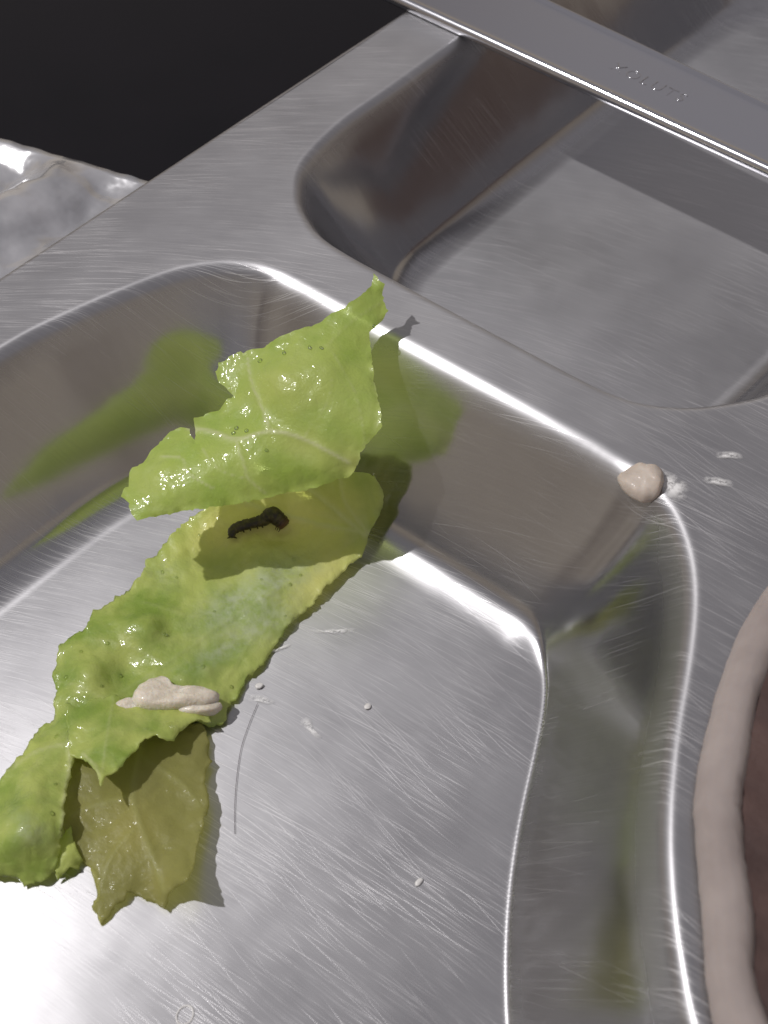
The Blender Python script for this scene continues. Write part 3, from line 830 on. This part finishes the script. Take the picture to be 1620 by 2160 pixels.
# ------------------------------------------------------------------ garlic and crumbs
def lump(name, pts, z0, hgt, mat, parent=None, origin=Vector((0, 0, 0)), seed=1, dome=0.6, rough=0.05):
    """irregular chunk: outline polygon raised to a domed, uneven top"""
    ol = catmull(pts, 6)
    c = ol.mean(0)
    bm = bmesh.new(); rings = []
    for f, zz in ((0.86, 0.0), (1.0, 0.16), (1.0, 0.45), (0.93, 0.74), (0.78, 0.92), (0.5, 1.0), (0.22, 1.02)):
        ring = []
        for p in ol:
            q = c + (p - c) * f
            nn = noise.noise((q[0] * 2.2, q[1] * 2.2, seed + zz * 1.3))
            s = 1 + rough * nn * 2 + 0.05 * noise.noise((q[0] * 7, q[1] * 7, seed * 2.2 + zz))
            q = c + (q - c) * s
            zt = z0(q[0], q[1]) if callable(z0) else z0
            ring.append(bm.verts.new(Vector((q[0], q[1], zt + hgt * zz * (1 + ((0.40 * nn + 0.22 * noise.noise((q[0] * 6, q[1] * 6, seed))) if zz > 0.4 else 0)))) - origin))
        rings.append(ring)
    K = len(ol)
    for a, b in zip(rings[:-1], rings[1:]):
        for k in range(K):
            bm.faces.new((a[k], a[(k + 1) % K], b[(k + 1) % K], b[k]))
    bm.faces.new(rings[0][::-1]); bm.faces.new(rings[-1])
    bmesh.ops.recalc_face_normals(bm, faces=bm.faces)
    return bm_obj(name, bm, mat, parent)

def film(name, pts, zfun, mat, parent=None, origin=Vector((0, 0, 0)), seed=1):
    """very thin ragged film of dried residue; 'inner' falls to 0 at its ragged border"""
    ol = catmull(pts, 8); c = ol.mean(0)
    vs, fs, inner = [], [], []
    fr = (1.25, 0.95, 0.6, 0.25)
    K = len(ol)
    for r_, f in enumerate(fr):
        for p in ol:
            q = c + (p - c) * f * (1 + 0.25 * noise.noise((p[0] * 8, p[1] * 8, seed)))
            vs.append(Vector((q[0], q[1], zfun(q[0], q[1]) + 0.004 + 0.004 * r_)) - origin); inner.append(r_ / 3)
    for r_ in range(3):
        for k in range(K):
            fs.append((r_ * K + k, r_ * K + (k + 1) % K, (r_ + 1) * K + (k + 1) % K, (r_ + 1) * K + k))
    fs.append(tuple(3 * K + k for k in range(K)))
    o = mesh_obj(name, vs, fs, mat, parent)
    attr(o, "inner", inner)
    return o

def build_garlic():
    g = leaf_z(3.5, 14.6)
    z = g.z + 0.02
    org = Vector((-1.85, -4.15, z - 0.05))
    r = thing("garlic_piece", "pale crushed garlic piece lying on the lower part of the lettuce leaf", "garlic", org)
    lump("chunk", [(-2.38, -4.55), (-2.46, -4.20), (-2.42, -3.90), (-2.22, -3.76), (-1.95, -3.80), (-1.70, -3.66), (-1.35, -3.46), (-1.12, -3.44), (-1.08, -3.66), (-1.30, -3.92), (-1.60, -4.16), (-1.82, -4.38), (-2.10, -4.56)], z - 0.03, 0.30, M_GARLIC, r, org, 2)
    lump("chunk", [(-1.72, -4.02), (-1.36, -3.70), (-1.02, -3.52), (-0.98, -3.72), (-1.24, -4.00), (-1.55, -4.20)], z - 0.05, 0.20, M_GARLIC, r, org, 5)
    lump("sliver", [(-2.52, -5.02), (-2.56, -4.80), (-2.46, -4.56), (-2.22, -4.42), (-2.00, -4.44), (-2.08, -4.64), (-2.30, -4.88)], z - 0.02, 0.17, M_GARLIC, r, org, 7)
    lump("sliver", [(-1.80, -4.48), (-1.58, -4.26), (-1.30, -4.06), (-1.26, -4.20), (-1.48, -4.42), (-1.66, -4.54)], z - 0.02, 0.13, M_GARLIC, r, org, 9)
    def rimz(x, y):
        d = sdf(catmull(NEAR, 5), np.array([x]), np.array([y]))
        return float(well_profile(d, -ZF, R(58), 0.34, 0.95)[0][0])
    org = Vector((3.2, 3.7, -0.05))
    r = thing("garlic_piece", "rounded beige garlic piece perched on the corner of the near well", "garlic", org)
    lump("chunk", [(2.76, 3.47), (2.85, 3.65), (3.00, 3.85), (3.22, 3.98), (3.40, 3.90), (3.55, 3.67), (3.58, 3.46), (3.45, 3.27), (3.20, 3.23), (2.93, 3.32)], lambda x, y: max(rimz(x, y), -0.22), 0.24, M_GARLIC_DRY, r, org, 3)
    film("wet_film", [(3.35, 3.98), (3.60, 4.02), (3.90, 3.92), (3.94, 3.66), (3.80, 3.50), (3.62, 3.62)], lambda x, y: rimz(x, y) + 0.012, M_SMEAR, r, org, 6)
build_garlic()

def floor_bit(name, pts, label, cat, hgt, group=None, seed=1, mat=None, z=ZF):
    c = np.array(pts).mean(0); org = Vector((c[0], c[1], z))
    if cat == 'crumb':
        o = lump(name, pts, z + 0.012, hgt, M_RESIDUE, None, org, seed, rough=0.3)
    else:
        o = film(name, pts, lambda x, y: z + 0.013, M_SMEAR, None, org, seed)
    o.location = org
    return tag(o, label, cat, group)

def build_residue():
    floor_bit("food_smear", [(-1.02, -0.99), (-0.86, -0.88), (-0.74, -0.74), (-0.62, -0.66), (-0.46, -0.50), (-0.42, -0.58), (-0.55, -0.72), (-0.62, -0.78), (-0.78, -0.88), (-0.92, -1.00)], "long white food smear on the well floor, right of the leaf's pale upper part", "smear", 0.03, seed=2)
    floor_bit("food_smear", [(-1.36, -1.92), (-1.26, -1.78), (-1.16, -1.58), (-1.12, -1.62), (-1.20, -1.80), (-1.30, -1.94)], "thin white food smear touching the right edge of the leaf", "smear", 0.03, seed=4)
    floor_bit("food_smear", [(-0.88, -2.88), (-0.72, -2.76), (-0.52, -2.72), (-0.50, -2.80), (-0.66, -2.88), (-0.80, -2.96)], "white food smear at the upper end of the dark hair", "smear", 0.035, seed=5)
    floor_bit("food_smear", [(0.20, -2.66), (0.34, -2.60), (0.50, -2.68), (0.66, -2.72), (0.62, -2.80), (0.44, -2.78), (0.28, -2.76)], "faint white smear in the middle of the bare well floor", "smear", 0.012, seed=6)
    floor_bit("food_crumb", [(3.88, -3.92), (3.90, -3.80), (3.98, -3.80), (3.99, -3.93), (3.94, -3.98)], "tiny white crumb alone on the dark right part of the well floor", "crumb", 0.04, seed=8)
    floor_bit("food_crumb", [(0.92, -1.70), (0.93, -1.62), (1.00, -1.62), (1.02, -1.69), (0.97, -1.74)], "tiny crumb below the bright fold of the divider wall", "crumb", 0.035, seed=9)
    floor_bit("food_crumb", [(-0.98, -2.66), (-0.96, -2.58), (-0.88, -2.56), (-0.86, -2.64), (-0.92, -2.70)], "small grey crumb beside the leaf edge, above the hair", "crumb", 0.04, seed=10)
    # wet ring mark near the lower edge
    bm = bmesh.new(); K = 28
    rr = [(0.115, 0.0), (0.12, 0.012), (0.135, 0.014), (0.145, 0.0)]
    rings = [[bm.verts.new((r * math.cos(2 * math.pi * k / K), r * 1.25 * math.sin(2 * math.pi * k / K), z + 0.012)) for k in range(K)] for r, z in rr]
    for a, b in zip(rings[:-1], rings[1:]):
        for k in range(K): bm.faces.new((a[k], b[k], b[(k + 1) % K], a[(k + 1) % K]))
    o = bm_obj("dried_ring", bm, M_RESIDUE); o.location = (2.46, -8.11, ZF); o.rotation_euler[2] = R(20)
    tag(o, "small dried white ring mark on the well floor at the bottom edge", "mark")
    # smudge on the flat rim
    for i, (pts, lab) in enumerate(((
            [(3.90, 5.02), (4.02, 5.18), (4.20, 5.26), (4.28, 5.18), (4.12, 5.06), (3.98, 4.94)], "upper whitish water smudge on the rim right of the garlic piece"),
            ([(4.05, 4.36), (4.22, 4.50), (4.44, 4.56), (4.46, 4.44), (4.28, 4.34), (4.12, 4.28)], "lower whitish water smudge on the rim right of the garlic piece"))):
        floor_bit("water_smudge", pts, lab, "smudge", 0.012, seed=11 + i, z=-0.002)
    # hair
    pts = catmull([(-0.68, -2.94), (-0.49, -3.39), (-0.25, -3.86), (0.10, -4.35), (0.47, -4.80), (0.85, -5.21)], 8, False)
    cu = bpy.data.curves.new("hair", 'CURVE'); cu.dimensions = '3D'; cu.bevel_depth = 0.0045; cu.bevel_resolution = 1
    sp = cu.splines.new('POLY'); sp.points.add(len(pts) - 1)
    for q, p in zip(sp.points, pts): q.co = (p[0], p[1], ZF + 0.022, 1)
    t = NT("dark hair"); t.P(Base__Color=(0.06, 0.04, 0.05), Roughness=0.4)
    cu.materials.append(t.m)
    tmp = bpy.data.objects.new("hair", cu); S.collection.objects.link(tmp)
    me = bpy.data.meshes.new_from_object(tmp.evaluated_get(bpy.context.evaluated_depsgraph_get()))
    bpy.data.objects.remove(tmp)
    tag(link(bpy.data.objects.new("hair", me)), "single thin dark hair lying on the well floor beside the leaf", "hair")
build_residue()

# ------------------------------------------------------------------ flatbread on the right
def build_bread():
    edge = [(6.45, 3.9), (6.22, 2.7), (6.48, 0.9), (7.02, -0.72), (7.40, -1.62), (7.62, -1.98), (8.42, -3.10), (9.50, -4.50), (10.9, -5.2), (12.8, -5.3), (14.6, -4.4), (16.0, -2.6), (16.5, 0), (16.1, 3), (14.6, 5.3), (12.4, 6.4), (9.8, 6.3), (7.6, 5.4)]
    org = Vector((11.5, 0.5, 0))
    root = thing("flatbread", "round pale dough edge with dark red brown middle at the right side of the tray", "bread", org)
    ol = catmull(edge, 10); c = np.array([11.5, 0.5]); K = len(ol)
    bm = bmesh.new(); rings = []
    prof = [(0.25, 0.02), (0.05, 0.06), (0.0, 0.16), (0.06, 0.30), (0.20, 0.43), (0.42, 0.52), (0.70, 0.56), (0.95, 0.55), (1.15, 0.49), (1.28, 0.40), (1.36, 0.30)]
    for off, z in prof:
        ring = []
        for p in ol:
            dv = c - p; L = np.linalg.norm(dv); q = p + dv / L * (off * 0.54 * (1 + 0.10 * noise.noise((p[0] * 0.7, p[1] * 0.7, 3))))
            nn = noise.noise((q[0] * 0.9, q[1] * 0.9, 1.7)) * 0.03 + noise.noise((q[0] * 2.6, q[1] * 2.6, z)) * 0.015 + noise.noise((q[0] * 7, q[1] * 7, z)) * 0.02
            ring.append(bm.verts.new((q[0] + nn * 0.6 - org.x, q[1] + nn * 0.6 - org.y, max(0.012, z + nn * (z > 0.2)))))
        rings.append(ring)
    for a, b in zip(rings[:-1], rings[1:]):
        for k in range(K): bm.faces.new((a[k], a[(k + 1) % K], b[(k + 1) % K], b[k]))
    bmesh.ops.recalc_face_normals(bm, faces=bm.faces)
    bm_obj("crust", bm, M_BREAD, root)
    bm = bmesh.new(); rings = []
    for f in (1.02, 0.95, 0.85, 0.7, 0.5, 0.3, 0.1):
        ring = []
        for p in ol:
            dv = c - p; L = np.linalg.norm(dv); q = c - dv / L * (L - 0.60) * f
            nn = noise.noise((q[0] * 0.8, q[1] * 0.8, 5)) * 0.12 + noise.noise((q[0] * 2.4, q[1] * 2.4, 9)) * 0.05
            ring.append(bm.verts.new((q[0] - org.x, q[1] - org.y, 0.40 + nn + 0.08 * (1 - f))))
        rings.append(ring)
    for a, b in zip(rings[:-1], rings[1:]):
        for k in range(K): bm.faces.new((a[k], a[(k + 1) % K], b[(k + 1) % K], b[k]))
    bm.faces.new(rings[-1])
    bmesh.ops.recalc_face_normals(bm, faces=bm.faces)
    bm_obj("filling", bm, M_FILL, root)
build_bread()

# ------------------------------------------------------------------ plastic packet on the table behind the tray
def build_packet():
    t = NT("crinkled clear plastic over grey")
    co = t.coord()
    n = t.noise(co, 0.9, 3)
    t.P(Base__Color=t.mix(t.ramp(n, (0.35, 0.0), (0.65, 1.0)), (0.46, 0.46, 0.475), (0.62, 0.615, 0.63)), Metallic=0.6, Roughness=0.27, Coat__Weight=1.0, Coat__Roughness=0.05,
        Normal=t.bump(t.noise(co, 1.6, 2), 0.25, 0.25))
    # sheet corners: far edge runs from the tray edge out to the left
    a = Vector((-10.0, 5.45, -0.75)); b = Vector((-19.5, 2.95, -0.75))      # far edge
    w = Vector((0.25, -1.0, 0)).normalized()
    n_, m_ = 110, 90
    vs, fs = [], []
    org = Vector((-14, 0, -3.62))
    rnd = random.Random(12)
    waves = [(rnd.uniform(0, math.pi), rnd.uniform(0.30, 0.95), rnd.uniform(0, 2), rnd.uniform(0.5, 1.0)) for _ in range(9)]
    def folds(p):
        """straight sharp creases running in several directions, as in crumpled film"""
        v = 0
        for (an, fq, ph, am) in waves:
            c = p.x * math.cos(an) + p.y * math.sin(an) + 0.35 * noise.noise((p.x * 0.5, p.y * 0.5, an))
            v += am * abs((c * fq + ph) % 2 - 1) / fq * 0.16
        return v
    def ptop(i, j):
        p = a.lerp(b, i / n_) + w * (11.0 * j / m_)
        e = min(1, j / 5)
        z = -0.95 + (folds(p) - 0.95 + 0.06 * noise.noise((p.x * 0.8, p.y * 0.8, 2.2))) * e + 0.06 * noise.noise((p.x * 2, p.y * 2, 1)) * e
        z += 0.03 * noise.noise((p.x * 2.5, 0, 0)) * (1 - e)
        z += 0.35 * min(1, j / 25)
        x = min(p.x, -10.45 + 0.0 * z)
        return Vector((x, p.y + 0.05 * noise.noise((p.x * 1.7, 3, 0)), min(z, -0.25)))
    for j in range(m_ + 1):
        for i in range(n_ + 1):
            vs.append(ptop(i, j) - org)
    for j in range(m_):
        for i in range(n_):
            q = j * (n_ + 1) + i
            fs.append((q, q + n_ + 1, q + n_ + 2, q + 1))
    # skirt down to the table
    per = [(i, 0) for i in range(n_ + 1)] + [(n_, j) for j in range(1, m_ + 1)] + [(i, m_) for i in range(n_ - 1, -1, -1)] + [(0, j) for j in range(m_ - 1, 0, -1)]
    cen = Vector((-14.5, -0.5, 0))
    st = len(vs)
    for f, (i, j) in enumerate(per):
        p = ptop(i, j); q = p.lerp(cen, 0.10); vs.append(Vector((q.x, q.y, -1.7)) - org)
    for f, (i, j) in enumerate(per):
        p = ptop(i, j); q = p.lerp(cen, 0.16); vs.append(Vector((q.x, q.y, -3.60)) - org)
    K = len(per)
    for f in range(K):
        g = (f + 1) % K
        ia = per[f][1] * (n_ + 1) + per[f][0]; ib = per[g][1] * (n_ + 1) + per[g][0]
        fs.append((ia, ib, st + g, st + f)); fs.append((st + f, st + g, st + K + g, st + K + f))
    o = mesh_obj("plastic_packet", vs, fs, t.m)
    o.location = org
    bm = bmesh.new(); bm.from_mesh(o.data); bmesh.ops.recalc_face_normals(bm, faces=bm.faces); bm.to_mesh(o.data); bm.free()
    o.data.polygons.foreach_set("use_smooth", [True] * len(o.data.polygons))
    tag(o, "crinkled grey see-through plastic packet on the black table beside the tray", "packet")
build_packet()
